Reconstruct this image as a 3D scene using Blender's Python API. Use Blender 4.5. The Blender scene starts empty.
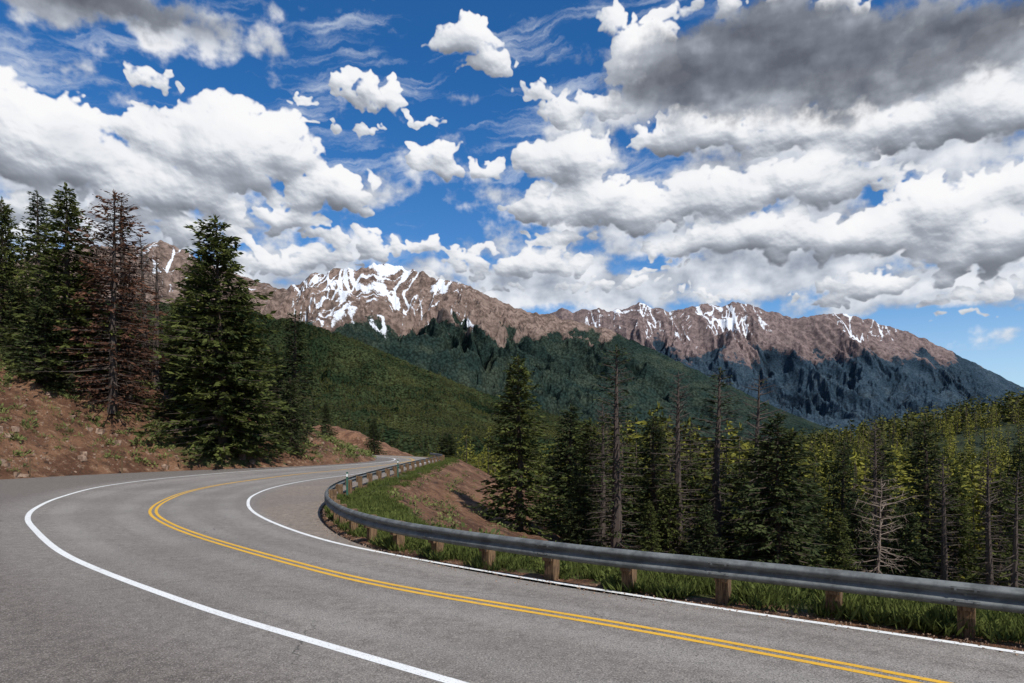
import bpy, math, numpy as np
from mathutils import Vector
rng=np.random.default_rng(7)
sc=bpy.context.scene
EYE=2.6; F=683.0
# ---------------------------------------------------------------- noise
def _h(ix,iy,s):
    h=(ix.astype(np.int64)*374761393+iy.astype(np.int64)*668265263+s*1442695041)&0xffffffff
    h=((h^(h>>13))*1274126177)&0xffffffff
    return (h^(h>>16))&0xffffffff
_LC=np.cos(np.arange(256)/256*2*np.pi);_LS=np.sin(np.arange(256)/256*2*np.pi)
def gn(x,y,s=0):
    x=np.asarray(x,float);y=np.asarray(y,float)
    ix=np.floor(x);iy=np.floor(y);fx=x-ix;fy=y-iy
    u=fx*fx*fx*(fx*(fx*6-15)+10);v=fy*fy*fy*(fy*(fy*6-15)+10)
    def g(dx,dy):
        a=_h(ix+dx,iy+dy,s)>>24
        return _LC[a]*(fx-dx)+_LS[a]*(fy-dy)
    a=g(0,0)*(1-u)+g(1,0)*u; b=g(0,1)*(1-u)+g(1,1)*u
    return (a*(1-v)+b*v)*1.4
def fbm(x,y,o=5,s=0,gain=.5):
    t=0;a=1;n=0
    for i in range(o):
        t=t+a*gn(x*2**i,y*2**i,s+i*17);n+=a;a*=gain
    return t/n
def ridged(x,y,o=5,s=0,gain=.5):
    t=0;a=1;n=0
    for i in range(o):
        t=t+a*(1-np.abs(gn(x*2**i,y*2**i,s+i*31)))**2;n+=a;a*=gain
    return t/n
def ss(x,a,b):
    t=np.clip((x-a)/(b-a),0,1);return t*t*(3-2*t)
# ---------------------------------------------------------------- mesh helpers
def mk(name,V,Q,mats,mi=None,attrs=None,smooth=False,parent=None,link=True):
    V=np.asarray(V,np.float32);Q=np.asarray(Q,np.int32)
    me=bpy.data.meshes.new(name)
    me.vertices.add(len(V));me.vertices.foreach_set('co',V.ravel())
    k=Q.shape[1]
    me.loops.add(Q.size);me.loops.foreach_set('vertex_index',Q.ravel())
    me.polygons.add(len(Q));me.polygons.foreach_set('loop_start',np.arange(0,Q.size,k,dtype=np.int32))
    if mi is not None: me.polygons.foreach_set('material_index',np.asarray(mi,np.int32))
    me.polygons.foreach_set('use_smooth',np.full(len(Q),smooth))
    for m in (mats if isinstance(mats,list) else [mats]): me.materials.append(m)
    me.update(calc_edges=True)
    for n,a in (attrs or {}).items():
        at=me.attributes.new(n,'FLOAT','POINT');at.data.foreach_set('value',np.asarray(a,np.float32).ravel())
    if not link: return me
    ob=bpy.data.objects.new(name,me);sc.collection.objects.link(ob)
    if parent: ob.parent=parent
    return ob
def grid(nr,nc):
    i=np.arange(nr-1)[:,None]*nc+np.arange(nc-1)[None,:]
    return np.stack([i,i+1,i+1+nc,i+nc],-1).reshape(-1,4)
# ---------------------------------------------------------------- node helpers
def N(nt,t,ins=None,**p):
    n=nt.nodes.new(t)
    for k,v in p.items(): setattr(n,k,v)
    for k,v in (ins or {}).items():
        s=n.inputs[k]
        if isinstance(v,bpy.types.NodeSocket): nt.links.new(v,s)
        else: s.default_value=v
    return n
def M(nt,op,a,b=0.0,c=None,clamp=False):
    d={0:a,1:b}
    if c is not None:d[2]=c
    return N(nt,'ShaderNodeMath',d,operation=op,use_clamp=clamp).outputs[0]
def col(c): return (c[0],c[1],c[2],1.0)
def MX(nt,f,a,b,blend='MIX'):
    n=N(nt,'ShaderNodeMix',None,data_type='RGBA',blend_type=blend)
    for i,v in ((0,f),(6,a),(7,b)):
        if isinstance(v,bpy.types.NodeSocket): nt.links.new(v,n.inputs[i])
        elif i==0: n.inputs[0].default_value=v
        else: n.inputs[i].default_value=col(v)
    return n.outputs[2]
def RG(nt,v,a,b,c=0.0,d=1.0,smooth=True):
    return N(nt,'ShaderNodeMapRange',{0:v,1:a,2:b,3:c,4:d},interpolation_type='SMOOTHSTEP' if smooth else 'LINEAR').outputs[0]
def GR(nt,v): return N(nt,'ShaderNodeCombineColor',{0:v,1:v,2:v}).outputs[0]
def mat(name):
    m=bpy.data.materials.new(name);m.use_nodes=True;nt=m.node_tree
    b=nt.nodes['Principled BSDF'];b.inputs['Roughness'].default_value=.85
    b.inputs['Specular IOR Level'].default_value=.25
    return m,nt,b
def AT(nt,n): return N(nt,'ShaderNodeAttribute',None,attribute_name=n).outputs['Fac']
def NZ(nt,vec,scale,detail=4,rough=.55,dist=0): return N(nt,'ShaderNodeTexNoise',{'Vector':vec,'Scale':scale,'Detail':detail,'Roughness':rough,'Distortion':dist}).outputs[0]
def OC(nt): return N(nt,'ShaderNodeTexCoord').outputs['Object']
def bump(nt,b,h,st,dist):
    bn=N(nt,'ShaderNodeBump',{'Strength':st,'Distance':dist,'Height':h});nt.links.new(bn.outputs[0],b.inputs['Normal'])
# ---------------------------------------------------------------- curves of the road (metres)
def cr(P,n=400):
    P=np.array(P,float);out=[]
    Q=np.vstack([2*P[0]-P[1],P,2*P[-1]-P[-2]])
    for i in range(1,len(Q)-2):
        p0,p1,p2,p3=Q[i-1:i+3]
        for t in np.linspace(0,1,20,endpoint=False):
            out.append(.5*((2*p1)+(-p0+p2)*t+(2*p0-5*p1+4*p2-p3)*t*t+(-p0+3*p1-3*p2+p3)*t**3))
    out.append(P[-1]);out=np.array(out)
    for _ in range(8): out[1:-1]=(out[:-2]+2*out[1:-1]+out[2:])/4
    return resamp(out,n)
def resamp(P,n):
    s=np.r_[0,np.cumsum(np.hypot(*np.diff(P,axis=0).T))]
    t=np.linspace(0,s[-1],n)
    return np.stack([np.interp(t,s,P[:,0]),np.interp(t,s,P[:,1])],1)
W_OUT=[(62,-41),(22,-10.1),(9,-.1),(4,3.8),(-.6,7.31),(-2.8,9.0),(-4.86,10.63),(-8.2,13.6),(-10.7,16.1),(-13.75,19.7),(-16.1,22.7),(-18.2,26.1),(-20.6,31.2),(-23.0,38.5),(-23.6,46.8),(-22,57.3),(-18.2,68.2),(-15.6,78),(-15.2,88),(-18.6,101),(-30,114),(-60,135),(-120,166)]
YEL=[(66,-41),(27,-11),(13,.4),(8,4.4),(4.47,7.31),(3.43,8.14),(1.5,9.6),(-1.97,12.0),(-4.4,14.2),(-8.3,18.3),(-11.2,21.9),(-13.3,25.3),(-15,29.6),(-16.4,34.9),(-17,41.3),(-16.4,50.8),(-14.9,59.2),(-13.2,71),(-12.6,80),(-13,90),(-17.6,104),(-30,117),(-60,138),(-120,170)]
W_IN=[(70,-40),(30,-9.4),(16,1.2),(10,5.6),(6.2,8.36),(5.2,9.1),(3.57,10.27),(1.84,11.6),(-.24,13.3),(-2.5,15.3),(-4.66,17.5),(-7.0,20.7),(-9.2,24.4),(-10.9,28.2),(-12.2,32.3),(-13.1,37.8),(-13.1,44.4),(-12.1,51),(-11,61),(-10.1,75),(-10.2,84),(-11.4,94),(-16.6,106.5),(-30,120.5),(-60,141.5),(-120,174)]
E_OUT=[(55,-56),(20,-30),(5,-20),(-5,-12),(-16,-3),(-26,6),(-34,17),(-37,30),(-34.5,42),(-31.5,52),(-27,59.5),(-21,68.5),(-18.0,77),(-17.6,88),(-21,99),(-30,110),(-60,130),(-120,161)]
RAIL=[(74,-40),(34,-10.6),(18,1.0),(10.6,5.8),(6.63,8.6),(6.0,9.05),(4.55,10.1),(3.23,10.96),(1.98,11.76),(.885,12.6),(-.24,13.56),(-1.32,14.56),(-2.62,16),(-3.82,17.76),(-4.83,19.7),(-5.9,22.5),(-6.73,25.4),(-7.46,29.1),(-8.0,34.2),(-8.28,40.4),(-8.45,49.3),(-8.6,61.2),(-8.6,77),(-9.2,90),(-15.5,108),(-30,124),(-60,145),(-120,178)]
W_OUT,YEL,W_IN,E_OUT,RAIL=[cr(p,420) for p in (W_OUT,YEL,W_IN,E_OUT,RAIL)]
def _sd(x,y,P):
    best=np.full(np.shape(x),1e18);sg=np.ones(np.shape(x))
    for (ax,ay),(bx,by) in zip(P[:-1],P[1:]):
        dx,dy=bx-ax,by-ay;L=dx*dx+dy*dy
        t=np.clip(((x-ax)*dx+(y-ay)*dy)/L,0,1)
        ex=x-ax-t*dx;ey=y-ay-t*dy;d=ex*ex+ey*ey
        m=d<best
        best=np.where(m,d,best);sg=np.where(m,np.where(dx*(y-ay)-dy*(x-ax)>0,1.,-1.),sg)
    return np.sqrt(best)*sg
def sdist(x,y,P):
    sh=x.shape;x=x.ravel();y=y.ravel();o=np.empty(len(x));f=np.hypot(x,y)>260
    o[~f]=_sd(x[~f],y[~f],P[::4]);o[f]=_sd(x[f],y[f],P[::28]);return o.reshape(sh)
def terrain(x,y,full=False):
    x=np.asarray(x,float);y=np.asarray(y,float)
    so=sdist(x,y,E_OUT);si=-sdist(x,y,RAIL);r=np.hypot(x,y)
    a=np.clip(x/np.maximum(y,8),-.9,.9)
    cap=np.interp(a,[-.9,-.75,-.6,-.46,-.36,-.3,-.245,-.15],[42,40,22,12,7.5,4.8,3.2,1.2])
    o=np.maximum(so,0)
    left=cap*(1-np.exp(-.78*o/cap))*(1-ss(y,300,900))
    i1=np.maximum(si-1.5,0)
    soft=i1*i1/(i1+1.0)
    right=-14*(1-np.exp(-.56*soft/14))
    far=ss(si,60,300)*-12+ss(r,500,2500)*-45*ss(np.maximum(si,so),30,300)
    hill=46*np.exp(-(((x-330)/125)**2+((y-340)/150)**2)/2)*ss(si,40,150)
    kn=9.5*np.exp(-(((x+38)/20)**2+((y-146)/14)**2)/2)*ss(si,1,10)
    m=np.maximum(so,si)
    nz=fbm(x*.12,y*.12,5,3)*np.clip(m*.16,0,2.2)+ (ridged(x*.35,y*.35,4,9)-.6)*np.clip((m-.5)*.25,0,1.0)*(so>0)+fbm(x*.9,y*.9,3,9)*np.clip((m-.2)*.15,0,.25)
    big=fbm(x*.004,y*.004,4,5)*10*ss(m,150,600)
    lip=.058*ss(m,-.35,.0)
    z=-.06+lip+np.where(so>0,left,0)+np.where(si>0,right+hill+kn,0)+far+nz+big
    return (z,so,si) if full else z
# ---------------------------------------------------------------- materials
def m_asphalt():
    m,nt,b=mat('asphalt');o=OC(nt);ac=AT(nt,'across')
    fine=NZ(nt,o,45,3,.8);mid=NZ(nt,o,4.5,6,.75);big=NZ(nt,o,.22,4,.5)
    lane=MX(nt,RG(nt,mid,.3,.7),(.145,.129,.115),(.25,.226,.202))
    fr=M(nt,'FRACT',ac)
    tr=M(nt,'COSINE',M(nt,'MULTIPLY',fr,4*math.pi))
    inl=M(nt,'MULTIPLY',RG(nt,ac,.97,1.03),RG(nt,ac,2.97,3.03,1,0))
    lane=MX(nt,M(nt,'MULTIPLY',inl,RG(nt,tr,-1,.2,.45,0)),lane,(.28,.258,.235))
    sh=MX(nt,RG(nt,mid,.3,.7),(.085,.072,.063),(.16,.137,.118))
    lane=MX(nt,RG(nt,M(nt,'ADD',ac,M(nt,'MULTIPLY',big,.1)),.93,1.03,.85,0),lane,sh)
    grav=MX(nt,RG(nt,mid,.35,.65),(.13,.105,.085),(.27,.215,.17))
    lane=MX(nt,RG(nt,M(nt,'ADD',ac,M(nt,'MULTIPLY',mid,.25)),3.15,3.35,0,.9),lane,grav)
    lane=MX(nt,RG(nt,big,.35,.7,0,.5),lane,(.12,.106,.095))
    lane=MX(nt,1.0,lane,GR(nt,RG(nt,fine,.32,.68,.4,1.6,False)),'MULTIPLY')
    st=N(nt,'ShaderNodeTexVoronoi',{'Vector':o,'Scale':70.0}).outputs['Color']
    sv=N(nt,'ShaderNodeSeparateColor',{0:st}).outputs[0]
    c=MX(nt,RG(nt,sv,.84,.92,0,.5),lane,(.4,.36,.32))
    c=MX(nt,RG(nt,sv,.15,.06,0,.6),c,(.045,.04,.036))
    wl=NZ(nt,N(nt,'ShaderNodeVectorMath',{0:N(nt,'ShaderNodeTexNoise',{'Vector':o,'Scale':.8,'Detail':5.0}).outputs[1],1:(1.6,1.6,0),2:o},operation='MULTIPLY_ADD').outputs[0],.16,0)
    crk=M(nt,'MULTIPLY',RG(nt,M(nt,'ABSOLUTE',M(nt,'SUBTRACT',wl,.5)),0,.0022,.75,0),RG(nt,NZ(nt,o,.3,2),.46,.54))
    c=MX(nt,crk,c,(.04,.037,.035))
    nt.links.new(c,b.inputs['Base Color']);bump(nt,b,fine,.6,.02)
    b.inputs['Roughness'].default_value=.85
    return m
def m_paint(name,c):
    m,nt,b=mat(name);o=OC(nt)
    w=M(nt,'MAXIMUM',RG(nt,NZ(nt,o,34,4,.75),.53,.68,0,.85),RG(nt,NZ(nt,o,2.5,5,.7),.56,.75,0,.7))
    d=MX(nt,NZ(nt,o,.8,3),c,tuple(v*.75 for v in c))
    nt.links.new(MX(nt,w,d,(.2,.18,.165)),b.inputs['Base Color'])
    b.inputs['Roughness'].default_value=.65
    bump(nt,b,NZ(nt,o,45,3,.7),.3,.01)
    return m
def m_ground():
    m,nt,b=mat('hill_soil');o=OC(nt);g=AT(nt,'green');f=AT(nt,'forest')
    n1=NZ(nt,o,.3,6,.65,.3);n2=NZ(nt,o,1.6,7,.75);n3=NZ(nt,o,9,5,.75)
    soil=MX(nt,RG(nt,n1,.38,.62),(.15,.068,.036),(.32,.165,.09))
    soil=MX(nt,RG(nt,n2,.53,.66,0,.8),soil,(.48,.315,.2))
    soil=MX(nt,RG(nt,n2,.48,.36,0,.9),soil,(.065,.036,.023))
    soil=MX(nt,RG(nt,n3,.5,.3,0,.7),soil,(.065,.038,.025))
    gr=MX(nt,RG(nt,n2,.35,.65),(.045,.065,.018),(.12,.13,.038))
    gr=MX(nt,RG(nt,n3,.45,.7,0,.6),gr,(.2,.18,.075))
    e=M(nt,'ADD',g,M(nt,'MULTIPLY',M(nt,'SUBTRACT',n2,.5),1.6))
    c=MX(nt,RG(nt,e,.42,.58),soil,gr)
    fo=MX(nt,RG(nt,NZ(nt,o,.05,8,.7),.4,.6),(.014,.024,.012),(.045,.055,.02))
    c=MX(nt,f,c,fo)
    nt.links.new(c,b.inputs['Base Color'])
    bump(nt,b,M(nt,'ADD',n2,M(nt,'MULTIPLY',n3,.35)),1.0,.7)
    return m
def m_mount(name,fa,fb,ra,rb,sp,snowc=(.64,.66,.7),ct=(1.35,.5)):
    m,nt,b=mat(name);o=OC(nt);v=AT(nt,'veg');s=AT(nt,'snow')
    n=NZ(nt,o,sp,5,.75);n2=NZ(nt,o,.0035,6,.65);n3=NZ(nt,o,.012,6,.72);n4=NZ(nt,o,.0012,3,.5)
    vo=N(nt,'ShaderNodeTexVoronoi',{'Vector':o,'Scale':sp*.8}).outputs[0]
    fo=MX(nt,RG(nt,n2,.38,.62),fa,fb)
    fo=MX(nt,RG(nt,n2,.56,.7,0,.35),fo,(fb[0]*1.6,fb[1]*1.35,fb[2]*1.1))
    fo=MX(nt,RG(nt,n4,.52,.62,0,.55),fo,tuple(q*.7 for q in fa))
    fo=MX(nt,1.0,fo,GR(nt,RG(nt,M(nt,'ADD',vo,M(nt,'MULTIPLY',n,.6)),.45,1.15,ct[0],ct[1])),'MULTIPLY')
    ro=MX(nt,RG(nt,n3,.38,.62),ra,rb)
    ro=MX(nt,RG(nt,n2,.5,.66,0,.6),ro,tuple(q*.62 for q in rb))
    ve=M(nt,'ADD',v,M(nt,'MULTIPLY',M(nt,'SUBTRACT',n3,.5),1.5))
    c=MX(nt,RG(nt,ve,.42,.58),ro,fo)
    n5=NZ(nt,o,.03,5,.75)
    se=M(nt,'ADD',M(nt,'ADD',s,M(nt,'MULTIPLY',M(nt,'SUBTRACT',n3,.5),1.1)),M(nt,'MULTIPLY',M(nt,'SUBTRACT',n5,.5),.6))
    c=MX(nt,RG(nt,se,.45,.6),c,snowc)
    nt.links.new(c,b.inputs['Base Color']);b.inputs['Specular IOR Level'].default_value=0
    bump(nt,b,n3,.8,25)
    return m
def m_leaf(name,a,c_,tr=.25):
    m,nt,b=mat(name);t=AT(nt,'tint')
    oi=N(nt,'ShaderNodeObjectInfo').outputs['Random']
    c=MX(nt,t,a,c_)
    c=MX(nt,M(nt,'MULTIPLY',oi,.3),c,tuple(v*.6 for v in c_))
    nt.links.new(c,b.inputs['Base Color']);b.inputs['Specular IOR Level'].default_value=.15
    if tr>0:
        tl=N(nt,'ShaderNodeBsdfTranslucent',{'Color':c})
        mx=N(nt,'ShaderNodeMixShader',{0:tr,1:b.outputs[0],2:tl.outputs[0]})
        nt.links.new(mx.outputs[0],nt.nodes['Material Output'].inputs[0])
    return m
def m_bark(name,a,c_):
    m,nt,b=mat(name);o=OC(nt)
    nt.links.new(MX(nt,NZ(nt,N(nt,'ShaderNodeMapping',{0:o,3:(6,6,1.2)}).outputs[0],2,3,.7),a,c_),b.inputs['Base Color'])
    return m
def m_simple(name,a,c_,sc_,rough=.8,metal=0,bs=.3):
    m,nt,b=mat(name);o=OC(nt);n=NZ(nt,o,sc_,6,.7)
    nt.links.new(MX(nt,RG(nt,n,.35,.65),a,c_),b.inputs['Base Color'])
    b.inputs['Roughness'].default_value=rough;b.inputs['Metallic'].default_value=metal
    bump(nt,b,n,bs,.01)
    return m
ASPH=m_asphalt();WHITE=m_paint('white_paint',(.8,.8,.78));YELLOW=m_paint('yellow_paint',(.74,.41,.03))
GROUND=m_ground()
NEED=m_leaf('needles',(.02,.032,.011),(.115,.13,.032))
NEEDB=m_leaf('needles_blue',(.015,.026,.012),(.075,.092,.03))
RUST=m_leaf('rust_needles',(.06,.03,.02),(.19,.09,.055))
FORM=m_leaf('forest_needles',(.013,.023,.009),(.22,.205,.03),0)
GRASS=m_leaf('grass_blades',(.045,.065,.016),(.15,.175,.045),.35)
SHRUB=m_leaf('shrub_leaves',(.035,.055,.018),(.16,.175,.055),0)
BARK=m_bark('bark',(.045,.032,.025),(.12,.088,.07));DEADB=m_bark('dead_bark',(.035,.026,.022),(.11,.084,.07))
PALEB=m_bark('bleached_bark',(.12,.09,.07),(.28,.22,.175))
STEEL=m_simple('galvanised_steel',(.10,.106,.105),(.2,.21,.205),3,.6,.3,.15)
def m_post():
    m,nt,b=mat('weathered_timber');o=OC(nt)
    n=NZ(nt,N(nt,'ShaderNodeMapping',{0:o,3:(14,14,1.5)}).outputs[0],2.5,5,.7)
    nt.links.new(MX(nt,RG(nt,n,.35,.65),(.06,.035,.02),(.21,.13,.07)),b.inputs['Base Color']);bump(nt,b,n,.6,.01);return m
TIMBER=m_post()
ROCK=m_simple('rock',(.13,.08,.055),(.36,.25,.18),3,.9,0,.6)
# ---------------------------------------------------------------- ground sheet
th=np.radians(np.r_[np.arange(-180,-44,3.0),np.arange(-44,44.01,.13),np.arange(47,181,3.0)])
th[0]=-np.pi;th[-1]=np.pi
r1=2*np.exp(np.arange(0,math.log(250),.0135));r2=500*np.exp(np.arange(0,math.log(44),.04))
R=np.r_[0.01,r1[r1<498],r2]
RR,TT=np.meshgrid(R,th,indexing='ij')
X=RR*np.sin(TT);Y=RR*np.cos(TT)
Z,so,si=terrain(X,Y,True)
m_=np.maximum(so,si)
pn=fbm(X*.06,Y*.06,4,77)
green=np.where(si>-.5,ss(si,2.0,.9)*.6+ss(si,16,26)*.6+pn*.4,0)+np.where(so>0,.08+pn*1.3+ss(so,5,16)*.5,0)
green=green-ss(m_,.25,-.1)*.7
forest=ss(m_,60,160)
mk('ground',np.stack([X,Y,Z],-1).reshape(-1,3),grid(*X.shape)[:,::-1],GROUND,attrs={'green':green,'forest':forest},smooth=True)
# ---------------------------------------------------------------- road
NS=420
def offs(P,d):
    t=np.gradient(P,axis=0);t/=np.linalg.norm(t,axis=1)[:,None]
    return P+np.stack([-t[:,1],t[:,0]],1)*d
EIN=offs(RAIL,.38)
rows=[];acr=[]
L=[E_OUT,W_OUT,YEL,W_IN,EIN]
sub=6
for j in range(4):
    for q in range(sub+(j==3)):
        f=q/sub
        rows.append(L[j]*(1-f)+L[j+1]*f);acr.append(np.full(NS,j+f))
P=np.stack(rows);A=np.stack(acr)
V=np.concatenate([P,np.zeros(P.shape[:2]+(1,))],-1)
road=mk('road',V.reshape(-1,3),grid(*P.shape[:2])[:,::-1],ASPH,attrs={'across':A})
def ribbon(name,C,w,z,m,sl=slice(None),parent=None):
    a=offs(C,w/2)[sl];b=offs(C,-w/2)[sl]
    V=np.concatenate([np.c_[a,np.full(len(a),z)],np.c_[b,np.full(len(b),z)]])
    return mk(name,V,grid(2,len(a)),m,parent=parent)
ribbon('edge_line_outer',W_OUT,.16,.004,WHITE,parent=road)
ribbon('edge_line_inner',W_IN,.12,.004,WHITE,parent=road)
ribbon('centre_line_a',offs(YEL,.10),.10,.004,YELLOW,parent=road)
ribbon('centre_line_b',offs(YEL,-.10),.10,.004,YELLOW,parent=road)
# ---------------------------------------------------------------- guardrail
rail=bpy.data.objects.new('guardrail',None);sc.collection.objects.link(rail)
seg=RAIL[(RAIL[:,1]<100)&(RAIL[:,1]>-8)]
seg=resamp(seg,500)
prof=[(0,.42),(.015,.425),(.075,.465),(.085,.49),(.07,.515),(.005,.56),(0,.575),(.005,.59),(.07,.635),(.085,.66),(.075,.685),(.015,.725),(0,.73)]
nrm=offs(seg,1)-seg
V=np.stack([np.c_[seg+nrm*(.13+n),np.full(len(seg),z)] for (n,z) in prof])
beam=mk('beam',V.reshape(-1,3),grid(*V.shape[:2]),STEEL,smooth=True,parent=rail)
sm=beam.modifiers.new('s','SOLIDIFY');sm.thickness=.006
def boxes(name,items,mt,parent=None):
    Vs=[];Qs=[];n=0
    for (cx,cy,z0,z1,ux,uy,a,b) in items:
        vx,vy=-uy,ux
        for zz,sh in ((z0,1),(z1-.01,1),(z1,.93)):
            for (p,q) in ((-1,-1),(1,-1),(1,1),(-1,1)):
                Vs.append((cx+ux*a*p*sh+vx*b*q*sh,cy+uy*a*p*sh+vy*b*q*sh,zz))
        for l in (0,4):
            for e in range(4):
                Qs.append((n+l+e,n+l+(e+1)%4,n+l+4+(e+1)%4,n+l+4+e))
        Qs.append((n+8,n+9,n+10,n+11));n+=12
    return mk(name,Vs,Qs,mt,parent=parent)
s_=np.r_[0,np.cumsum(np.hypot(*np.diff(seg,axis=0).T))]
i0=np.argmin(np.hypot(seg[:,0]-6.0,seg[:,1]-9.15))
st=np.arange(s_[i0]%1.62,s_[-1],1.62)
sfar=s_[i0]+19
st=np.array([s for i,s in enumerate(st) if s<sfar or i%2==0])
px=np.interp(st,s_,seg[:,0]);py=np.interp(st,s_,seg[:,1])
tx=np.gradient(seg,axis=0);tx/=np.linalg.norm(tx,axis=1)[:,None]
ptx=np.interp(st,s_,tx[:,0]);pty=np.interp(st,s_,tx[:,1])
it=[];blk=[];blt=[];lap=[]
for i in range(len(st)):
    nx,ny=-pty[i],ptx[i];j=rng.uniform(-.015,.01)
    it.append((px[i]-nx*.07,py[i]-ny*.07,-.6,.68+j,ptx[i],pty[i],.1,.1))
    blk.append((px[i]+nx*.082,py[i]+ny*.082,.36,.69+j,ptx[i],pty[i],.085,.044))
    blt.append((px[i]+nx*.137,py[i]+ny*.137,.555,.595,ptx[i],pty[i],.02,.012))
    if i%2==0:
        for da in (-.11,.11):
            for dz in (.5,.65):
                blt.append((px[i]+nx*.22+ptx[i]*da,py[i]+ny*.22+pty[i]*da,dz-.014,dz+.014,ptx[i],pty[i],.014,.008))
        V=[]
        for (n,z) in prof:
            for da in (-.16,.16):
                V.append((px[i]+nx*(.13+n+.008)+ptx[i]*da,py[i]+ny*(.13+n+.008)+pty[i]*da,z))
        lap.append(np.array(V))
boxes('posts',it,TIMBER,rail);boxes('spacer_blocks',blk,TIMBER,rail);boxes('bolts',blt,STEEL,rail)
STEEL2=m_simple('weathered_steel',(.07,.072,.07),(.15,.155,.15),5,.6,.3,.15)
q=grid(13,2);mk('splice_plates',np.concatenate(lap),np.concatenate([q+26*i for i in range(len(lap))]),STEEL2,parent=rail)
# ---------------------------------------------------------------- trees
class B:
    def __init__(s): s.V=[];s.Q=[];s.m=[];s.t=[];s.n=0
    def add(s,V,Q,m,t):
        V=np.asarray(V,float);Q=np.asarray(Q)
        s.V.append(V);s.Q.append(Q+s.n);s.m.append(np.full(len(Q),m));s.t.append(np.broadcast_to(t,(len(V),)).astype(float));s.n+=len(V)
    def out(s): return np.concatenate(s.V),np.concatenate(s.Q),np.concatenate(s.m),np.concatenate(s.t)
def tube(b,P,r,sides,m,t=.5):
    P=np.array(P,float);r=np.asarray(r,float)
    d=np.gradient(P,axis=0);d/=np.linalg.norm(d,axis=1)[:,None]+1e-9
    up=np.array([0,0,1.]) if abs(d[0,2])<.8 else np.array([1.,0,0])
    u=np.cross(d,up);u/=np.linalg.norm(u,axis=1)[:,None]+1e-9;w=np.cross(d,u)
    an=np.arange(sides)*2*np.pi/sides
    V=P[:,None]+r[:,None,None]*(np.cos(an)[None,:,None]*u[:,None]+np.sin(an)[None,:,None]*w[:,None])
    n=len(P);i=np.arange(n-1)[:,None]*sides;j=np.arange(sides)[None]
    Q=np.stack([i+j,i+(j+1)%sides,i+sides+(j+1)%sides,i+sides+j],-1).reshape(-1,4)
    b.add(V.reshape(-1,3),Q,m,t)
def sprays(b,base,dirs,length,width,t,rg,m=1):
    n=len(base);dirs=dirs/np.linalg.norm(dirs,axis=1)[:,None]
    rv=rg.normal(size=(n,3));s=np.cross(dirs,rv);s/=np.linalg.norm(s,axis=1)[:,None]
    L=length[:,None];w=width[:,None]
    V=np.stack([base,base+dirs*L*.45+s*w,base+dirs*L,base+dirs*L*.45-s*w],1).reshape(-1,3)
    b.add(V,np.arange(4*n).reshape(n,4),m,np.repeat(t,4))
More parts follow.
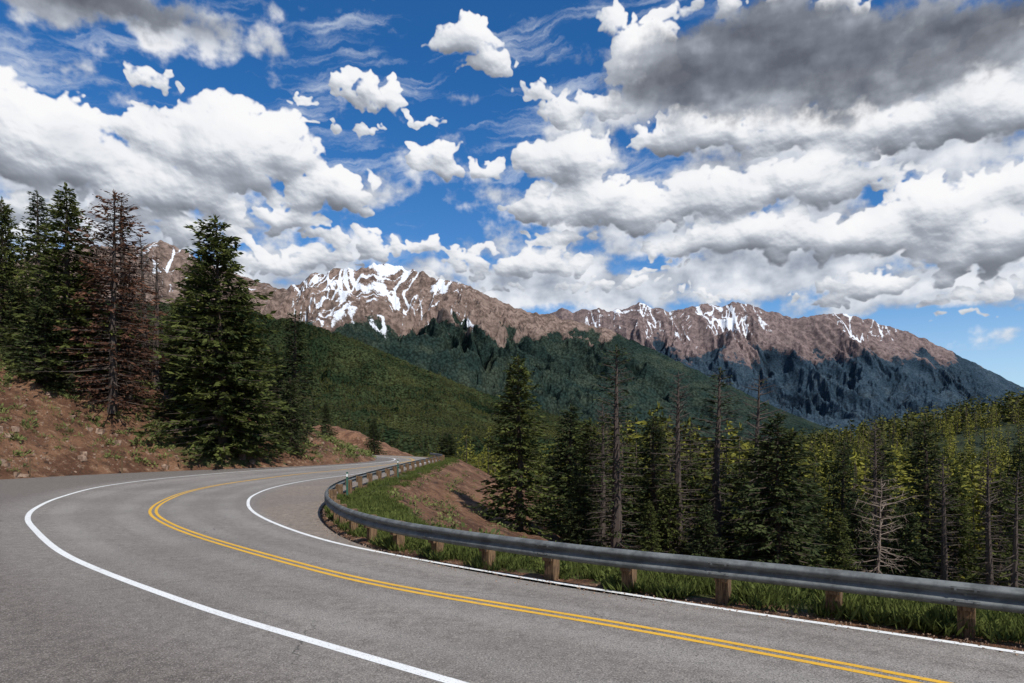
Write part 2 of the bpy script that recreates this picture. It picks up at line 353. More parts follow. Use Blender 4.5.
def conifer(seed,H=16,R=3.0,gap=.30,nb=6,stn=9,full=1.0,cb=.06,power=.75,spray=.5,needle=1.0,dead_low=0,wood=True,droop=.25,lean=0,mul=3,wd=1.0,thick=1.0):
    rg=np.random.default_rng(seed);b=B()
    zz=np.linspace(0,H,14);wob=np.cumsum(rg.normal(0,.05,(14,2)),0)*.6
    wob[:,0]+=lean*(zz/H)**1.5
    cx=lambda z:np.array([np.interp(z,zz,wob[:,0]),np.interp(z,zz,wob[:,1])])
    rt=(.022*H*(1-zz/H)**.9*.75+.012)*thick
    if wood: tube(b,np.c_[wob,zz],rt,7,0)
    else: tube(b,np.c_[wob,zz][::6],rt[::6],3,0)
    z=H*cb;ph0=0
    lumps=rg.uniform(0,6.28,8);SB=[];SD=[];SL=[];ST=[]
    while z<H*.985:
        f=z/H;rad=R*((1-f)**power)*(.55+.45*min(1,(f-cb)/.12+.35))
        for kk in range(nb if f<.93 else 4):
            ph=ph0+kk*2*np.pi/nb+rg.uniform(-.45,.45)
            lump=1+.24*math.sin(ph*2+lumps[0]+z*.9)+.18*math.sin(ph*3+lumps[1]-z*1.7)
            Lb=rad*lump*rg.uniform(.62,1.15)+.12
            if rg.random()<.08: Lb*=rg.uniform(.35,.6)
            z0=z+rg.uniform(-.5,.5)*gap
            o=np.r_[cx(z0),z0];out=np.array([math.cos(ph),math.sin(ph),0])
            rise=(.35 if f>.7 else .05)-droop*(1-f)
            T=np.linspace(0,1,5)
            Pb=o+out*(Lb*T)[:,None]+np.array([0,0,1])*(Lb*(rise*T-.28*T*T+.26*T**3))[:,None]
            if wood: tube(b,Pb[::2],np.interp(T,[0,1],[.014*Lb+.012,.006])[::2]*thick,3,0)
            dead=rg.random()<dead_low*max(0,1-f*1.6)+(1-needle)
            if dead:
                if wood:
                    for q in range(5):
                        tt=rg.uniform(.25,.95);p=Pb[0]+(Pb[-1]-Pb[0])*tt;p[2]=np.interp(tt,T,Pb[:,2])
                        dd=out+rg.normal(0,.6,3);dd/=np.linalg.norm(dd);l=Lb*rg.uniform(.15,.35)
                        tube(b,[p,p+dd*l*.5,p+dd*l+[0,0,-.05]],[.012,.008,.004],3,0)
                continue
            n=max(1,int(stn*(.35+.65*Lb/R)*full))*mul
            bt=np.clip(rg.normal(.42,.26),0,1)
            tt=rg.uniform(.12,1,n)**.8
            p=np.stack([np.interp(tt,T,Pb[:,i]) for i in range(3)],1)
            side=np.array([-out[1],out[0],0]);sg=rg.choice([-1,1],n)
            d=out*rg.uniform(.3,1,n)[:,None]+side*(sg*rg.uniform(.15,1.1,n)*(1.1-tt*.7))[:,None]+np.array([0,0,1])*(rg.uniform(-.55,.3,n))[:,None]
            SB.append(p+rg.normal(0,.05,p.shape));SD.append(d);SL.append(spray*rg.uniform(.5,1.25,n)*(1-.35*tt)*(.45+.55*min(1,Lb/R*1.6)))
            ST.append(np.clip(bt+.35*(tt-.55)+rg.normal(0,.12,n),0,1))
        ph0+=rg.uniform(.4,1.2);z+=gap*rg.uniform(.7,1.3)*(1-.35*f)
    if needle>.3:
        nn=14 if wood else 4;p=np.c_[np.repeat([cx(H*.98)],nn,0),rg.uniform(H*.95,H*1.0,nn)]
        SB.append(p);SD.append(np.c_[rg.normal(0,.35,(nn,2)),np.ones(nn)]);SL.append(np.full(nn,min(spray,.9)*.6));ST.append(np.full(nn,.6))
    if SB:
        SL=np.concatenate(SL);sprays(b,np.concatenate(SB),np.concatenate(SD),SL,SL*rg.uniform(.13,.25,len(SL))*wd,np.concatenate(ST),rg)
    return b.out()
def tmesh(name,data,mats): 
    V,Q,m,t=data;return mk(name,V,Q,mats,mi=m,attrs={'tint':t},link=False)
TM={}
TM['fullA']=(tmesh('fir_a',conifer(1,16,3.2,.29,7,10,spray=.6),[BARK,NEED]),16)
TM['fullB']=(tmesh('fir_b',conifer(2,16,3.5,.29,7,11,power=.58,spray=.65,cb=.04,lean=.3),[BARK,NEED]),16)
TM['fullC']=(tmesh('fir_c',conifer(3,14,3.1,.29,7,10,power=.6,spray=.6,cb=.02),[BARK,NEEDB]),14)
TM['fullD']=(tmesh('fir_d',conifer(14,15,2.9,.30,7,10,power=.66,spray=.6,cb=.03,lean=-.2),[BARK,NEED]),15)
TM['narA']=(tmesh('spruce_a',conifer(4,16,1.8,.28,6,8,power=.55,spray=.46),[BARK,NEEDB]),16)
TM['narB']=(tmesh('spruce_b',conifer(5,16,2.2,.32,6,8,power=.6,spray=.5,dead_low=.3),[BARK,NEEDB]),16)
TM['rust']=(tmesh('rust_fir',conifer(6,16,3.2,.34,6,8,power=.45,spray=.5,needle=.8),[DEADB,RUST]),16)
TM['sparse']=(tmesh('sparse_fir',conifer(7,16,1.9,.36,5,6,power=.45,spray=.4,needle=.5,droop=.1,thick=1.3),[DEADB,NEEDB]),16)
TM['bareA']=(tmesh('bare_a',conifer(8,16,1.8,.42,5,5,power=.4,needle=0,droop=.0,thick=1.5),[DEADB,NEEDB]),16)
TM['bareB']=(tmesh('bare_b',conifer(9,16,2.8,.5,4,5,power=.45,needle=.04,droop=.35,lean=.8,thick=1.7),[DEADB,NEEDB]),16)
TM['bleached']=(tmesh('bleached_a',conifer(10,9,2.2,.35,4,5,power=.4,needle=0,droop=.3,cb=.1,lean=.5,thick=.8),[PALEB,NEEDB]),9)
# bearing reading, elevation reading of the top, metres ahead, crown width factor
def tree(kind,u,top,d,w=1.0,name='conifer_tree'):
    x=(u-512)/F*d;z=float(terrain(np.array([x]),np.array([d]))[0])-.15
    ht=EYE+(440-top)/F*d-z
    me,h0=TM[kind];ob=bpy.data.objects.new(name,me);sc.collection.objects.link(ob)
    s=ht/h0;ob.location=(x,d,z);ob.scale=(s*w,s*w,s);ob.rotation_euler=(0,0,rng.uniform(0,6.28))
    return ob
D_='dead_conifer_tree'
for a in [('fullB',0,197,62,.9),('narB',38,192,66,1.5),('fullA',66,185,60,1.4),('fullC',20,285,62,1.4),('fullC',46,290,58,1.5),('fullA',84,262,70,1.3),
          ('fullA',180,296,76,1.5),('fullB',206,262,66,1.25),('fullB',224,220,63,1.25),('fullA',242,282,64,1.3),('narB',294,312,74,1.7),('fullC',272,345,78,1.3),('fullC',290,376,70,1.25),
          ('fullC',326,402,92,1.2),('fullC',374,418,120,1.4),('fullC',447,433,125,2.4),('fullC',134,320,74,1.5),('fullC',85,310,64,1.4),('fullC',12,330,60,1.4),('fullD',160,345,70,1.3),
          ('fullD',519,356,44,1.3),('fullC',571,405,52,1.3),('fullD',592,418,46,1.4),('narA',655,415,44,1.5),('fullC',778,415,38,1.35),('fullB',762,450,42,1.2),
          ('fullB',738,460,46,1.2),('fullD',635,455,48,1.4),('fullD',690,452,50,1.5),('narA',845,440,62,1.3),('narB',884,437,55,1.4),('narA',922,419,50,1.6),('fullC',800,468,44,1.2),
          ('fullD',955,470,50,1.1),('fullC',858,490,48,1.2),('narA',815,470,60,1.4),('fullC',720,480,50,1.4),('fullB',668,480,42,1.1),('fullC',580,470,42,1.3),
          ('fullD',1000,470,46,1.1),('fullC',905,500,46,1.1),('narA',1020,440,60,1.3),('fullC',550,455,58,1.2),('fullC',606,470,54,1.4),
          ('fullD',840,510,42,1.1),('fullD',650,500,38,1.1),('fullC',705,505,38,1.2)]:
    tree(*a)
tree('rust',112,192,60,1.2,'reddish_conifer_tree');tree('rust',98,250,61,1.1,'reddish_conifer_tree');tree('rust',130,262,62,.9,'reddish_conifer_tree')
for a in [('bareA',156,255,68,1.2),('bareB',126,195,64,1.0),('bareB',146,235,70,.9),('sparse',617,345,40,1.3),('bareA',677,372,42,1.1),('sparse',716,368,44,1.4),('bareB',752,376,42,.9),
          ('bareA',604,400,44,1.0),('bareA',990,450,42,1.0),('bareA',946,455,44,1.0),('bareB',1014,470,40,.9),('bareA',875,420,54,.9),('bareB',668,440,46,.9)]:
    tree(*a,D_)
tree('bleached',876,478,30,1.0,'bleached_dead_tree')
# ---------------------------------------------------------------- forest masses
def scatter(name,temps,pos,hts,wid,tint,mats):
    Vs=[];Qs=[];ms=[];ts=[];n=0
    kind=rng.integers(0,len(temps),len(pos))
    for ki,(Vt,Qt,mt,tt) in enumerate(temps):
        idx=np.where(kind==ki)[0]
        if len(idx)==0: continue
        h0=Vt[:,2].max();an=rng.uniform(0,6.28,len(idx));c=np.cos(an)[:,None];s=np.sin(an)[:,None]
        sc1=(hts[idx]/h0)[:,None];w=wid[idx][:,None]*sc1
        x=(Vt[None,:,0]*c-Vt[None,:,1]*s)*w+pos[idx,0:1];y=(Vt[None,:,0]*s+Vt[None,:,1]*c)*w+pos[idx,1:2]
        z=Vt[None,:,2]*sc1+pos[idx,2:3]
        Vs.append(np.stack([x,y,z],-1).reshape(-1,3))
        Qs.append((Qt[None]+(np.arange(len(idx))*len(Vt))[:,None,None]).reshape(-1,4)+n)
        ms.append(np.tile(mt,len(idx)));ts.append(np.clip(tint[idx][:,None]*.8+(tt[None]-.4)*.5,0,1).ravel());n+=len(idx)*len(Vt)
    return mk(name,np.concatenate(Vs),np.concatenate(Qs),mats,mi=np.concatenate(ms),attrs={'tint':np.concatenate(ts)})
med=[conifer(20+i,12,2.3-.3*i,.7,6,1.6,spray=1.15,wood=False,power=.62,mul=2,wd=1.2) for i in range(3)]
low=[conifer(30+i,12,2.4-.3*i,1.7,5,1,spray=2.3,wood=False,power=.6,mul=1,wd=1.5) for i in range(3)]
vlow=[conifer(40+i,12,2.6-.3*i,2.6,4,1,spray=3.6,wood=False,power=.6,mul=1,wd=1.8) for i in range(2)]
def pts(n,r0,r1,a0,a1):
    r=np.exp(rng.uniform(math.log(r0),math.log(r1),n));a=rng.uniform(a0,a1,n)
    return a*r,r
x,y=pts(2300,62,400,-.12,.95)
z,so_,si_=terrain(x,y,True)
keep=(si_>22)&((x/y>.05)|(y>150));x,y,z=x[keep],y[keep],z[keep]
tn=np.clip(.45+fbm(x*.02,y*.02,3,8)*.9+rng.normal(0,.27,len(x))+.2*ss(x/y,.5,.7),0,1)
scatter('hillside_forest',med,np.c_[x,y,z-.2],rng.uniform(7,14,len(x)),rng.uniform(.7,1.15,len(x)),tn,[BARK,FORM])
x,y=pts(9000,330,3600,-.4,1.0)
z,so_,si_=terrain(x,y,True)
tn=np.clip(.1+fbm(x*.005,y*.005,3,8)*.8+rng.normal(0,.13,len(x)),0,1)
scatter('distant_forest',low,np.c_[x,y,z-.2],rng.uniform(9,17,len(x)),rng.uniform(.9,1.5,len(x)),tn,[BARK,FORM])
x,y=pts(260,75,240,-.95,-.5)
z,so_,si_=terrain(x,y,True)
keep=so_>14;x,y,z=x[keep],y[keep],z[keep]
scatter('hilltop_forest',med,np.c_[x,y,z-.2],rng.uniform(4,9,len(x)),rng.uniform(.9,1.3,len(x)),rng.uniform(0,.4,len(x)),[BARK,FORM])
# ---------------------------------------------------------------- shrubs, grass, stones
def clump(name,x,y,z,size,nleaf,tint,m,flat=.7,leaf=.22,wr=.28):
    b=B();n=len(x);I=np.repeat(np.arange(n),nleaf);k_=len(I)
    d=rng.normal(size=(k_,3));d[:,2]=np.abs(d[:,2])*flat;d/=np.linalg.norm(d,axis=1)[:,None]
    base=np.c_[x,y,z][I]+d*size[I][:,None]*rng.uniform(.2,.9,k_)[:,None]*np.array([1,1,flat])
    dd=d+rng.normal(0,.5,(k_,3));dd[:,2]+=.4
    L_=size[I]*leaf*rng.uniform(.6,1.5,k_)
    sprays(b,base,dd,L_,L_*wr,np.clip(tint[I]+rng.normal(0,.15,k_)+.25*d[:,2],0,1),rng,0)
    V,Q,mm,t=b.out();return mk(name,V,Q,m,attrs={'tint':t})
x=rng.uniform(-85,-12,9000);y=rng.uniform(36,110,9000)
z,so_,si_=terrain(x,y,True);pnn=fbm(x*.12,y*.12,4,77)
keep=(so_>.5)&(so_<45)&(pnn*1.1+rng.normal(0,.22,len(x))+ss(so_,1,14)*.3>.12);x,y,z=x[keep],y[keep],z[keep]
clump('hillside_shrubs',x,y,z+.03,rng.uniform(.2,.95,len(x))*rng.uniform(.6,1,len(x)),48,rng.uniform(.3,1.0,len(x)),SHRUB,.8,.36)
x=rng.uniform(-85,-12,11000);y=rng.uniform(36,110,11000)
z,so_,si_=terrain(x,y,True);pnn=fbm(x*.15,y*.15,3,78)
keep=(so_>.05)&(so_<30)&(pnn+rng.normal(0,.15,len(x))>-.02);x,y,z=x[keep],y[keep],z[keep]
clump('hillside_grass',x,y,z,rng.uniform(.1,.34,len(x)),18,rng.uniform(.2,.95,len(x)),SHRUB,1.0,1.0,.09)
x,y=pts(5000,12,110,-.25,.95)
z,so_,si_=terrain(x,y,True)
keep=(si_>2)&(si_<32)&((si_>16)|(rng.random(len(x))<.3));x,y,z=x[keep],y[keep],z[keep]
clump('valley_shrubs',x,y,z,rng.uniform(.2,.7,len(x)),40,rng.uniform(.1,.9,len(x)),SHRUB)
def grass(name,n,s0,s1,o0,o1,hm,thr=-.12):
    nt_=n//14
    s=rng.uniform(s0,s1,nt_);o=rng.uniform(0,1,nt_)**1.1*(o1-o0)+o0
    cxx=np.interp(s,s_,seg[:,0]);cyy=np.interp(s,s_,seg[:,1]);nx=-np.interp(s,s_,tx[:,1]);ny=np.interp(s,s_,tx[:,0])
    X0=cxx-nx*o;Y0=cyy-ny*o
    pat=fbm(X0*.7,Y0*.7,3,55)
    keep=pat+rng.normal(0,.12,nt_)>thr-.2*ss(o,.2,1)
    X0,Y0,pat=X0[keep],Y0[keep],pat[keep];Z0=terrain(X0,Y0)
    I=np.repeat(np.arange(len(X0)),14);kk=len(I)
    base=np.c_[X0,Y0,Z0][I]+np.c_[rng.normal(0,.06,(kk,2)),np.zeros(kk)-.01]
    d=np.c_[rng.normal(0,.55,(kk,2)),np.ones(kk)]
    L_=hm*rng.uniform(.3,1.2,kk)*(1+1.5*pat[I])
    b=B();sprays(b,base,d,np.abs(L_)+.03,np.full(kk,.008)+np.abs(L_)*.04,np.clip(.45+1.1*pat[I]+rng.normal(0,.25,kk),0,1),rng,0)
    V,Q,mm,t=b.out();return mk(name,V,Q,GRASS,attrs={'tint':t})
grass('roadside_grass',150000,s_[i0]-6,s_[i0]+26,-.05,3.0,.21,-.02)
grass('verge_grass',26000,s_[i0]+20,s_[-1]-4,.1,2.0,.2,.08)
def leafy(name,n,s0,s1):
    s=rng.uniform(s0,s1,n);o=rng.uniform(.25,2.6,n)
    nx=-np.interp(s,s_,tx[:,1]);ny=np.interp(s,s_,tx[:,0])
    X0=np.interp(s,s_,seg[:,0])-nx*o;Y0=np.interp(s,s_,seg[:,1])-ny*o
    clump(name,X0,Y0,terrain(X0,Y0),rng.uniform(.12,.34,n),70,rng.uniform(.3,.9,n),GRASS,.9,.3)
leafy('roadside_weeds',480,s_[i0]-6,s_[i0]+28)
def stones(name,x,y,z,size):
    base=np.array([(-1,-1,-1),(1,-1,-1),(1,1,-1),(-1,1,-1),(-1,-1,1),(1,-1,1),(1,1,1),(-1,1,1)],float)*.6
    q=np.array([(0,3,2,1),(4,5,6,7),(0,1,5,4),(1,2,6,5),(2,3,7,6),(3,0,4,7)])
    n=len(x);Vv=base[None]*(1+rng.normal(0,.28,(n,8,3)))*size[:,None,None]
    Vv+=np.c_[x,y,z][:,None]
    return mk(name,Vv.reshape(-1,3),(q[None]+(np.arange(n)*8)[:,None,None]).reshape(-1,4),ROCK)
x,y=pts(9000,38,110,-.95,-.1);z,so_,si_=terrain(x,y,True);keep=(so_>.1)&(so_<20)
stones('slope_stones',x[keep],y[keep],z[keep],(rng.uniform(.03,.11,keep.sum())*(1+2.5*(rng.random(keep.sum())<.06))))
s=rng.uniform(s_[i0]-5,s_[-1]-5,3500);o=rng.normal(-.3,.18,3500)
nx=-np.interp(s,s_,tx[:,1]);ny=np.interp(s,s_,tx[:,0])
X0=np.interp(s,s_,seg[:,0])-nx*o;Y0=np.interp(s,s_,seg[:,1])-ny*o
stones('shoulder_gravel',X0,Y0,np.maximum(terrain(X0,Y0),.0),rng.uniform(.008,.022,3500))
# ---------------------------------------------------------------- small posts
def gz(x,y): return float(terrain(np.array([x]),np.array([y]))[0])
GREENP=m_simple('green_post_paint',(.03,.09,.06),(.05,.13,.09),5,.6);REFL=m_simple('reflector',(.7,.7,.68),(.8,.8,.78),9,.4)
for (x,y,h) in [(-7.0,29.0,1.25),(-7.6,45.5,1.3)]:
    e=bpy.data.objects.new('delineator_post',None);sc.collection.objects.link(e);z=gz(x,y)
    boxes('stake',[(x,y,z-.2,z+h,1,0,.04,.02)],GREENP,e);boxes('reflector',[(x,y-.026,z+h-.2,z+h-.08,1,0,.035,.004)],REFL,e)
for (u,d) in [(30,47),(122,53),(168,57),(180,58),(262,66)]:
    x=(u-512)/F*d;z=gz(x,d)
    e=bpy.data.objects.new('wooden_stake',None);sc.collection.objects.link(e)
    boxes('stake',[(x,d,z-.2,z+1.3,1,0,.04,.04)],TIMBER,e)
# ---------------------------------------------------------------- mountains
GEO={}
def mountain(name,pr,D,Fo,mt,seed,tl,sl,a0,a1,nu,ntt,amp=.45,lam=900,patches=(),sharp=1.25,jag=.012,rel=.2,ex=1.0,sw=400):
    pr=np.array(pr,float);A_=(pr[:,0]-512)/F;Zr0=(440-pr[:,1])/F*D*ex
    a=np.linspace(a0,a1,nu);t=np.r_[np.linspace(0,1,ntt),[1.03,1.08,1.16]]
    zr=np.interp(a,A_,Zr0)
    zr=np.convolve(np.pad(zr,3,mode='edge'),np.ones(7)/7,'valid')
    AA,TT=np.meshgrid(a,t);ZR=zr[None]*np.ones_like(TT)
    D2=D*(1+.05*fbm(AA*5,AA*0+seed,3,seed))
    ZR=ZR*D2/D
    Yp=Fo+(D2-Fo)*TT;Xp=AA*Yp
    wx=fbm(Xp/1800,Yp/1800,3,seed+5)*700;wy=fbm(Xp/1800,Yp/1800,3,seed+6)*500
    Rm=1-np.abs(gn((Xp+wx)/lam,(Yp+wy)/(lam*3.2),seed))*1.9
    Rs=1-np.abs(gn((Xp+wx*1.3)/(lam*.42)+.5,(Yp+wy)/(lam*1.1),seed+13))*1.9
    Rt=1-np.abs(gn((Xp+wx*1.3)/(lam*.17)+.5,(Yp+wy)/(lam*.4),seed+23))*1.9
    Rg=np.clip(.58*Rm+.29*Rs+.13*Rt,0,1)
    R2=ridged((Xp+wx)/(lam*.3),(Yp+wy)/(lam*.5),6,seed+40,.6)
    tc=np.clip(TT,0,1);shp=tc**sharp;shp=np.where(TT>1,1-(TT-1)*5,shp)
    wgt=np.clip((1-tc)*2.8,.0,1)+.05
    h=ZR*(1+jag*3*(fbm(AA*60,TT*0,4,seed+3)))*shp*(1-amp*(1-Rg)*wgt)
    h=h+ (R2-.6)*lam*rel*np.clip(tc*3,0,1)*np.clip((1.02-tc)*6,.10,1)*np.clip(ZR/1500,0.1,1.2)
    base=-90
    h=np.where(tc<.12,base+(h-base)*ss(tc,0,.12),h)
    nz1=fbm(Xp/500,Yp/500,5,seed+9)
    veg=1-ss(h+nz1*450-(1-Rs)*260,tl-280,tl+280)
    S=1-np.abs(gn((Xp+wx*1.3+Yp*.35)/170,(Yp+wy)/800,seed+60))*2.4
    S2=1-np.abs(gn((Xp-Yp*.5+wx)/140,(Yp+wy)/450,seed+61))*2.4
    pm=np.zeros_like(TT)
    for (u,su,wg) in patches: pm+=wg*np.exp(-((AA-(u-512)/F)*F/su)**2)
    snow=ss(h+nz1*350,sl,sl+sw)*(pm+.10)*(np.maximum(ss(S,.5,.95),ss(S2,.65,1.0)*.9)*.72+ss(1-Rs,.3,.8)*.32+fbm(Xp/350,Yp/500,4,seed+21)*.9-.08)
    GEO[name]=(Xp,Yp,h,AA,TT)
    return mk(name,np.stack([Xp,Yp,h],-1).reshape(-1,3),grid(*TT.shape),mt,attrs={'veg':veg,'snow':snow},smooth=True)
MA=m_mount('mountain_near',(.016,.028,.024),(.032,.043,.032),(.085,.06,.05),(.24,.175,.145),.05)
MB=m_mount('mountain_far',(.025,.043,.062),(.04,.061,.082),(.095,.07,.07),(.215,.16,.15),.04,ct=(1.2,.65))  # bluish forest tones have distance haze painted into the base colour
MC=m_mount('foothill_forest_floor',(.012,.02,.01),(.034,.042,.018),(.16,.12,.09),(.25,.19,.13),.085,ct=(1.6,.25))
mountain('mountain',[(-300,330),(-150,290),(0,262),(60,250),(130,246),(160,243),(185,252),(215,270),(255,283),(285,291),(300,284),(315,276),(330,273),(345,268),(358,269),(372,262),(385,262),(395,263),(408,268),(422,270),(435,279),(448,280),(460,286),(470,287),(482,295),(500,303),(512,308),(525,311),(550,317),(600,328),(640,342),(700,372),(760,400),(820,425),(870,440),(920,446),(1100,450)],
    9000,3800,MA,11,1180,1000,-1.15,.75,1600,380,lam=1050,amp=.66,patches=[(332,42,1.0),(400,24,.62),(450,50,.5),(165,40,.6),(255,20,.35)],ex=1.025)
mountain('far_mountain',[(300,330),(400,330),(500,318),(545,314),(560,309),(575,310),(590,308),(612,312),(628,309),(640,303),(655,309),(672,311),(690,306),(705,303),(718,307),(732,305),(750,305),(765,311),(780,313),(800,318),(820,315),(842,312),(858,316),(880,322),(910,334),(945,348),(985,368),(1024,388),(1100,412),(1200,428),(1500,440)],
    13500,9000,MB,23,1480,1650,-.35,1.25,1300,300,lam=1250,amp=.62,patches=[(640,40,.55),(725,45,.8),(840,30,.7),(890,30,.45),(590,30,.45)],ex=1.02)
mountain('foothill',[(-300,330),(0,320),(100,300),(200,300),(250,306),(300,320),(340,332),(380,349),(420,366),(470,387),(520,404),(580,421),(650,436),(720,445),(900,449)],
    4600,2300,MC,37,9000,9000,-1.1,.5,1400,260,amp=.66,lam=600,jag=.014)
Xp,Yp,hp,AA,TT=GEO['foothill']
ok=np.flatnonzero(((AA>-.42)&(AA<.22)&(TT>.05)&(TT<1.0)).ravel())
pk=rng.choice(ok,14000,replace=False)
xx,yy,hh=Xp.ravel()[pk]+rng.normal(0,4,14000),Yp.ravel()[pk],hp.ravel()[pk]
dens=fbm(xx/260,yy/260,4,91)+rng.normal(0,.15,14000)>-.12
xx,yy,hh=xx[dens],yy[dens],hh[dens]
scatter('foothill_forest',vlow,np.c_[xx,yy,hh-1.5],rng.uniform(14,25,len(xx)),rng.uniform(1.0,1.5,len(xx)),np.clip(.1+fbm(xx/400,yy/400,3,95)*.5+rng.normal(0,.08,len(xx)),0,.5),[BARK,FORM])
# ---------------------------------------------------------------- sky : cloud field computed on an azimuth / elevation map
cr_=np.random.default_rng(5)
AZ0,EL0,EL1=.74,-.02,.66
CW,CH=1560,720
azg,elg=np.meshgrid(np.linspace(-AZ0,AZ0,CW),np.linspace(EL0,EL1,CH))
U=azg*F;Vv_=elg*F
def toUV(u,v):
    A=math.atan((u-512)/F);E=math.atan((440-v)/F*math.cos(A));return A*F,E*F
w1=fbm(U/70,Vv_/50,6,101,.6);w2=fbm(U/70,Vv_/50,6,151,.6)
Uw=U+w1*34;Vw=Vv_+w2*24
du=U[0,1]-U[0,0];dv_=Vv_[1,0]-Vv_[0,0]
cover=np.full(U.shape,-1.0);hgt=np.zeros(U.shape);tv=np.zeros(U.shape)
def bubble(cu,cv,r,zc,v0,v1,sq=.85):
    m=r+38
    i0_=int(max(0,(cu-m-U[0,0])/du));i1_=int(min(CW,(cu+m-U[0,0])/du+1));j0=int(max(0,(cv-m-Vv_[0,0])/dv_));j1=int(min(CH,(cv+m-Vv_[0,0])/dv_+1))
    if i1_<=i0_ or j1<=j0: return
    s=(slice(j0,j1),slice(i0_,i1_))
    x=(Uw[s]-cu)/r;y=(Vw[s]-cv)/(r*sq);d2=x*x+y*y
    e=1-d2
    cover[s]=np.maximum(cover[s],e)
    h=zc+r*np.sqrt(np.maximum(e,0));ok=(e>0)&(h>hgt[s])
    hgt[s]=np.where(ok,h,hgt[s])
    tv[s]=np.where(ok,np.clip((cv-v0)/(v1-v0+1e-6),0,1)*.5+np.clip((Vw[s]-v0)/(v1-v0+1e-6),0,1)*.5,tv[s])
CL=[(50,150,70,45),(5,130,40,45),(155,80,30,14),(235,155,85,48),(330,197,75,28),(170,190,80,36),(190,125,55,22),(350,130,55,11),(120,125,50,20),
(385,100,48,22),(345,88,22,12),(435,122,24,8),(465,38,40,26),(495,68,36,18),(535,88,40,14),(455,165,55,20),(568,165,52,36),(603,205,58,34),(540,205,42,18),(650,218,50,26),
(610,30,22,22),(645,70,42,38),(690,8,70,14),(840,0,90,14),(590,108,60,20),(690,132,85,26),(790,132,90,26),(885,135,80,25),(980,112,60,36),(1010,55,40,24),(950,75,60,24),
(720,200,75,30),(800,185,70,30),(750,242,110,28),(860,240,90,32),(930,215,70,30),(990,245,60,35),(1020,195,40,28),(880,284,110,14),(985,296,70,12),(900,180,40,14),
(520,265,90,20),(430,250,55,15),(350,242,60,18),(290,262,80,18),(210,240,60,22),(600,285,80,14),(480,287,60,10),(700,294,50,7),(560,238,50,16),(400,285,50,10),(660,268,40,8),
(835,298,18,4),(965,319,36,3),(300,100,20,8),(270,220,60,20),(110,215,60,18),(40,210,50,18)]
for (u,v,rx,ry) in CL:
    cu,cv=toUV(u,v);n=int(10+rx*ry/70);v0=cv-ry*.85;v1=cv+ry*1.0
    for i in range(n):
        a=cr_.uniform(0,6.28);q=cr_.uniform(0,1)**.6
        bu=cu+math.cos(a)*q*rx*.85;bv=cv+math.sin(a)*q*ry*(.8 if math.sin(a)>0 else .45)
        r=max(3.0,ry*cr_.uniform(.28,.62)*(1.15-.6*q))
        bubble(bu,bv,r,ry*.5*(1-q)+cr_.uniform(0,.25)*ry,v0,v1)
        for k_ in range(6):
            b2=cr_.uniform(-.5,3.64);r2=r*cr_.uniform(.28,.5)
            bubble(bu+math.cos(b2)*r*.85,bv+math.sin(b2)*r*.72,r2,ry*.5*(1-q)+r*.25,v0,v1)
nA=fbm(U/30,Vv_/24,6,201,.54);nB=fbm(U/9,Vv_/8,4,221,.6);nC=fbm(U/75,Vv_/45,5,241,.5)
def blur(a,k):
    for _ in range(2):
        for ax in (0,1):
            p=np.pad(a,[(k,k) if i==ax else (0,0) for i in (0,1)],mode='edge');c=np.cumsum(p,axis=ax)
            c=np.insert(c,0,0,axis=ax);n=2*k+1
            a=(np.take(c,range(n,c.shape[ax]),axis=ax)-np.take(c,range(0,c.shape[ax]-n),axis=ax))/n
    return a
alpha=ss(blur(cover,1)+nA*.95+nB*.3,-.02,.6)
hb=blur(hgt,4)+nA*4+nB*.35
hB=blur(hgt,14)+nA*5+nC*14
def shade(h,k):
    gy,gx=np.gradient(h,dv_,du);gx*=k;gy*=k
    n=1/np.sqrt(1+gx*gx+gy*gy);l=np.array([.30,.80,.5]);l/=np.linalg.norm(l)
    return (-gx*l[0]-gy*l[1]+l[2])*n
nd=shade(hb,.6)*.40+shade(hB,1.2)*.60
tvb=blur(tv,7)
br=.24+.50*nd+.56*tvb+nA*.10+nC*.28
occ=np.zeros_like(br);ab=blur(alpha,6)
for i in range(1,7): occ+=np.roll(np.roll(ab,-i*7,axis=0),-i*3,axis=1)
br-=.05*occ*(1-tvb*.6)-.08
br=br*.5+blur(br,2)*.5
cloudmix=lambda b:np.stack([np.interp(b,[-.3,0,.3,.6,.85,1.1],c) for c in ([.12,.2,.37,.64,.88,.96],[.13,.22,.40,.675,.89,.96],[.16,.26,.46,.73,.92,.97])],-1)
rgb=cloudmix(br)
def field(L):
    o=np.zeros_like(U)
    for (u,v,ru,rv,wg) in L:
        a,e=toUV(u,v);o+=wg*np.exp(-((U+w1*20-a)/ru)**2-((Vv_+w2*16-e)/rv)**2)
    return o
soft=field([(820,230,260,70,.8),(500,285,300,28,.8),(150,215,170,50,.7),(600,170,110,60,.45),(900,110,200,60,.7),(40,150,90,60,.5),(400,180,80,16,.3),(960,300,90,24,.6),(90,5,130,18,1.0),(570,110,70,22,.4)])
soft-=field([(425,222,36,12,.8),(505,115,26,26,.6),(650,264,36,8,.6),(885,190,22,9,.8),(160,185,20,8,.5),(650,165,26,8,.5),(560,60,40,40,.6),(900,325,120,9,1.0)])
sa=ss(soft+nA*.8+fbm(U/90,Vv_/40,5,301)*.7,.24,.8)*.92
sb=.57+nA*.5+fbm(U/60,Vv_/30,4,331)*.6+.12*ss(Vv_,60,0)
srgb=cloudmix(sb)
c1=fbm((U+Vv_*1.2+w1*40)/170,(Vv_-U*.18+w2*16)/17,6,401,.6)
ci=ss(c1+.35*fbm(U/120,Vv_/60,3,431),.0,.55)*.55*ss(Vv_,120,240)*ss(U,300,60)
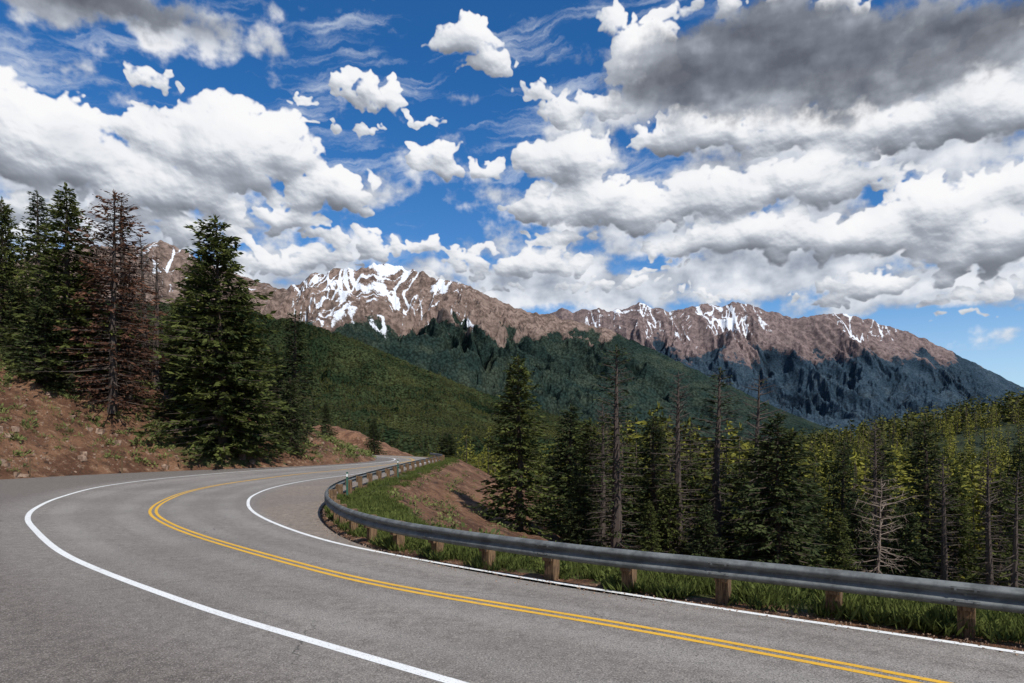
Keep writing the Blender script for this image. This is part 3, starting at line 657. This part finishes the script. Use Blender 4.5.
ci=np.maximum(ci,ss(Vv_,150,10)*.4)
dk=field([(770,62,140,36,1.15),(690,78,60,26,.6),(880,80,80,30,.75),(990,30,70,26,.6),(120,3,110,14,1.0),(30,0,60,14,.8),(760,22,60,18,.4)])
dka=ss(dk+nA*.6+nB*.12,.25,.8)
dkb=-.10+.42*np.clip(1.1-dk,0,1)+nA*.4+fbm(U/80,Vv_/26,4,351)*.4
drgb=cloudmix(dkb)
al=ci;out=np.ones(U.shape+(3,))*np.array([.74,.80,.88])
def over(rgbt,a):
    global out,al
    na=a+al*(1-a);out=(rgbt*a[...,None]+out*(al*(1-a))[...,None])/np.maximum(na,1e-4)[...,None];al=na
over(srgb,sa);over(rgb,alpha);over(drgb,dka*.97)
def mkimg(name,rgb,a):
    h,w_=a.shape;im=bpy.data.images.new(name,w_,h,alpha=True,float_buffer=True)
    im.colorspace_settings.name='Non-Color';im.alpha_mode='CHANNEL_PACKED'
    im.pixels.foreach_set(np.concatenate([rgb,a[...,None]],-1).astype(np.float32).ravel());im.update();im.pack();return im
front=mkimg('cloud_field_front',np.clip(out,0,1),np.clip(al,0,1))
a2,e2=np.meshgrid(np.linspace(-np.pi,np.pi,640),np.linspace(-.1,np.pi/2,180))
bx=np.sin(a2)/(np.sin(np.maximum(e2,0))+.25);by=np.cos(a2)/(np.sin(np.maximum(e2,0))+.25)
n4=fbm(bx*1.6,by*1.6,6,501);n5=fbm(bx*1.6+.06,by*1.6+.06,6,501)
back=mkimg('cloud_field_round',cloudmix(np.clip(.5+(n4-n5)*3-n4*.3,0,1)),ss(n4,.0,.16))
SUN_AZ=math.radians(140);SUN_EL=math.radians(50)
w=bpy.data.worlds.new('World');sc.world=w;w.use_nodes=True;nt=w.node_tree;nt.nodes.clear()
sky=N(nt,'ShaderNodeTexSky',None,sky_type='NISHITA',sun_disc=False,sun_elevation=SUN_EL,sun_rotation=SUN_AZ%(2*math.pi),altitude=2000)
dr=N(nt,'ShaderNodeTexCoord').outputs['Generated'];sp=N(nt,'ShaderNodeSeparateXYZ',{0:dr})
az=M(nt,'ARCTAN2',sp.outputs[0],sp.outputs[1]);el=M(nt,'ARCSINE',sp.outputs[2])
def uvimg(im,a0,a1,e0,e1):
    c=N(nt,'ShaderNodeCombineXYZ',{0:RG(nt,az,a0,a1,0,1,False),1:RG(nt,el,e0,e1,0,1,False),2:0.0}).outputs[0]
    t=N(nt,'ShaderNodeTexImage',{0:c},extension='EXTEND',interpolation='Linear');t.image=im;return t
tf=uvimg(front,-AZ0,AZ0,EL0,EL1);tb=uvimg(back,-math.pi,math.pi,-.1,math.pi/2)
inside=M(nt,'MULTIPLY',RG(nt,M(nt,'ABSOLUTE',az),AZ0-.06,AZ0-.01,1,0),RG(nt,el,EL1-.06,EL1-.01,1,0))
ccol=MX(nt,inside,tb.outputs[0],tf.outputs[0])
cal=N(nt,'ShaderNodeMix',{0:inside,2:tb.outputs[1],3:tf.outputs[1]},data_type='FLOAT').outputs[0]
tint=MX(nt,RG(nt,el,0,.5),(.6,.88,1.05),(.2,.66,1.07))
skc=MX(nt,1.0,sky.outputs[0],tint,'MULTIPLY')
b1=N(nt,'ShaderNodeBackground',{0:skc,1:.13});b2=N(nt,'ShaderNodeBackground',{0:ccol,1:1.0})
m2=N(nt,'ShaderNodeMixShader',{0:cal,1:b1.outputs[0],2:b2.outputs[0]})
nt.links.new(m2.outputs[0],N(nt,'ShaderNodeOutputWorld').inputs[0])
# ---------------------------------------------------------------- sun, camera
L_=bpy.data.lights.new('sun','SUN');L_.energy=5.0;L_.angle=math.radians(.5);L_.color=(1,.96,.89)
lo=bpy.data.objects.new('sun',L_);sc.collection.objects.link(lo)
dvv=Vector((math.sin(SUN_AZ)*math.cos(SUN_EL),math.cos(SUN_AZ)*math.cos(SUN_EL),math.sin(SUN_EL)))
lo.rotation_euler=dvv.to_track_quat('Z','Y').to_euler();lo.location=(0,0,50)
cam=bpy.data.cameras.new('camera');co=bpy.data.objects.new('camera',cam);sc.collection.objects.link(co)
co.location=(0,0,EYE);co.rotation_euler=(math.radians(90),0,0)
cam.lens=24.01;cam.sensor_width=36;cam.shift_y=98.5/1024;cam.clip_start=.1;cam.clip_end=60000
sc.camera=co
sc.view_settings.view_transform='Standard';sc.view_settings.look='None';sc.view_settings.exposure=0;sc.view_settings.gamma=1
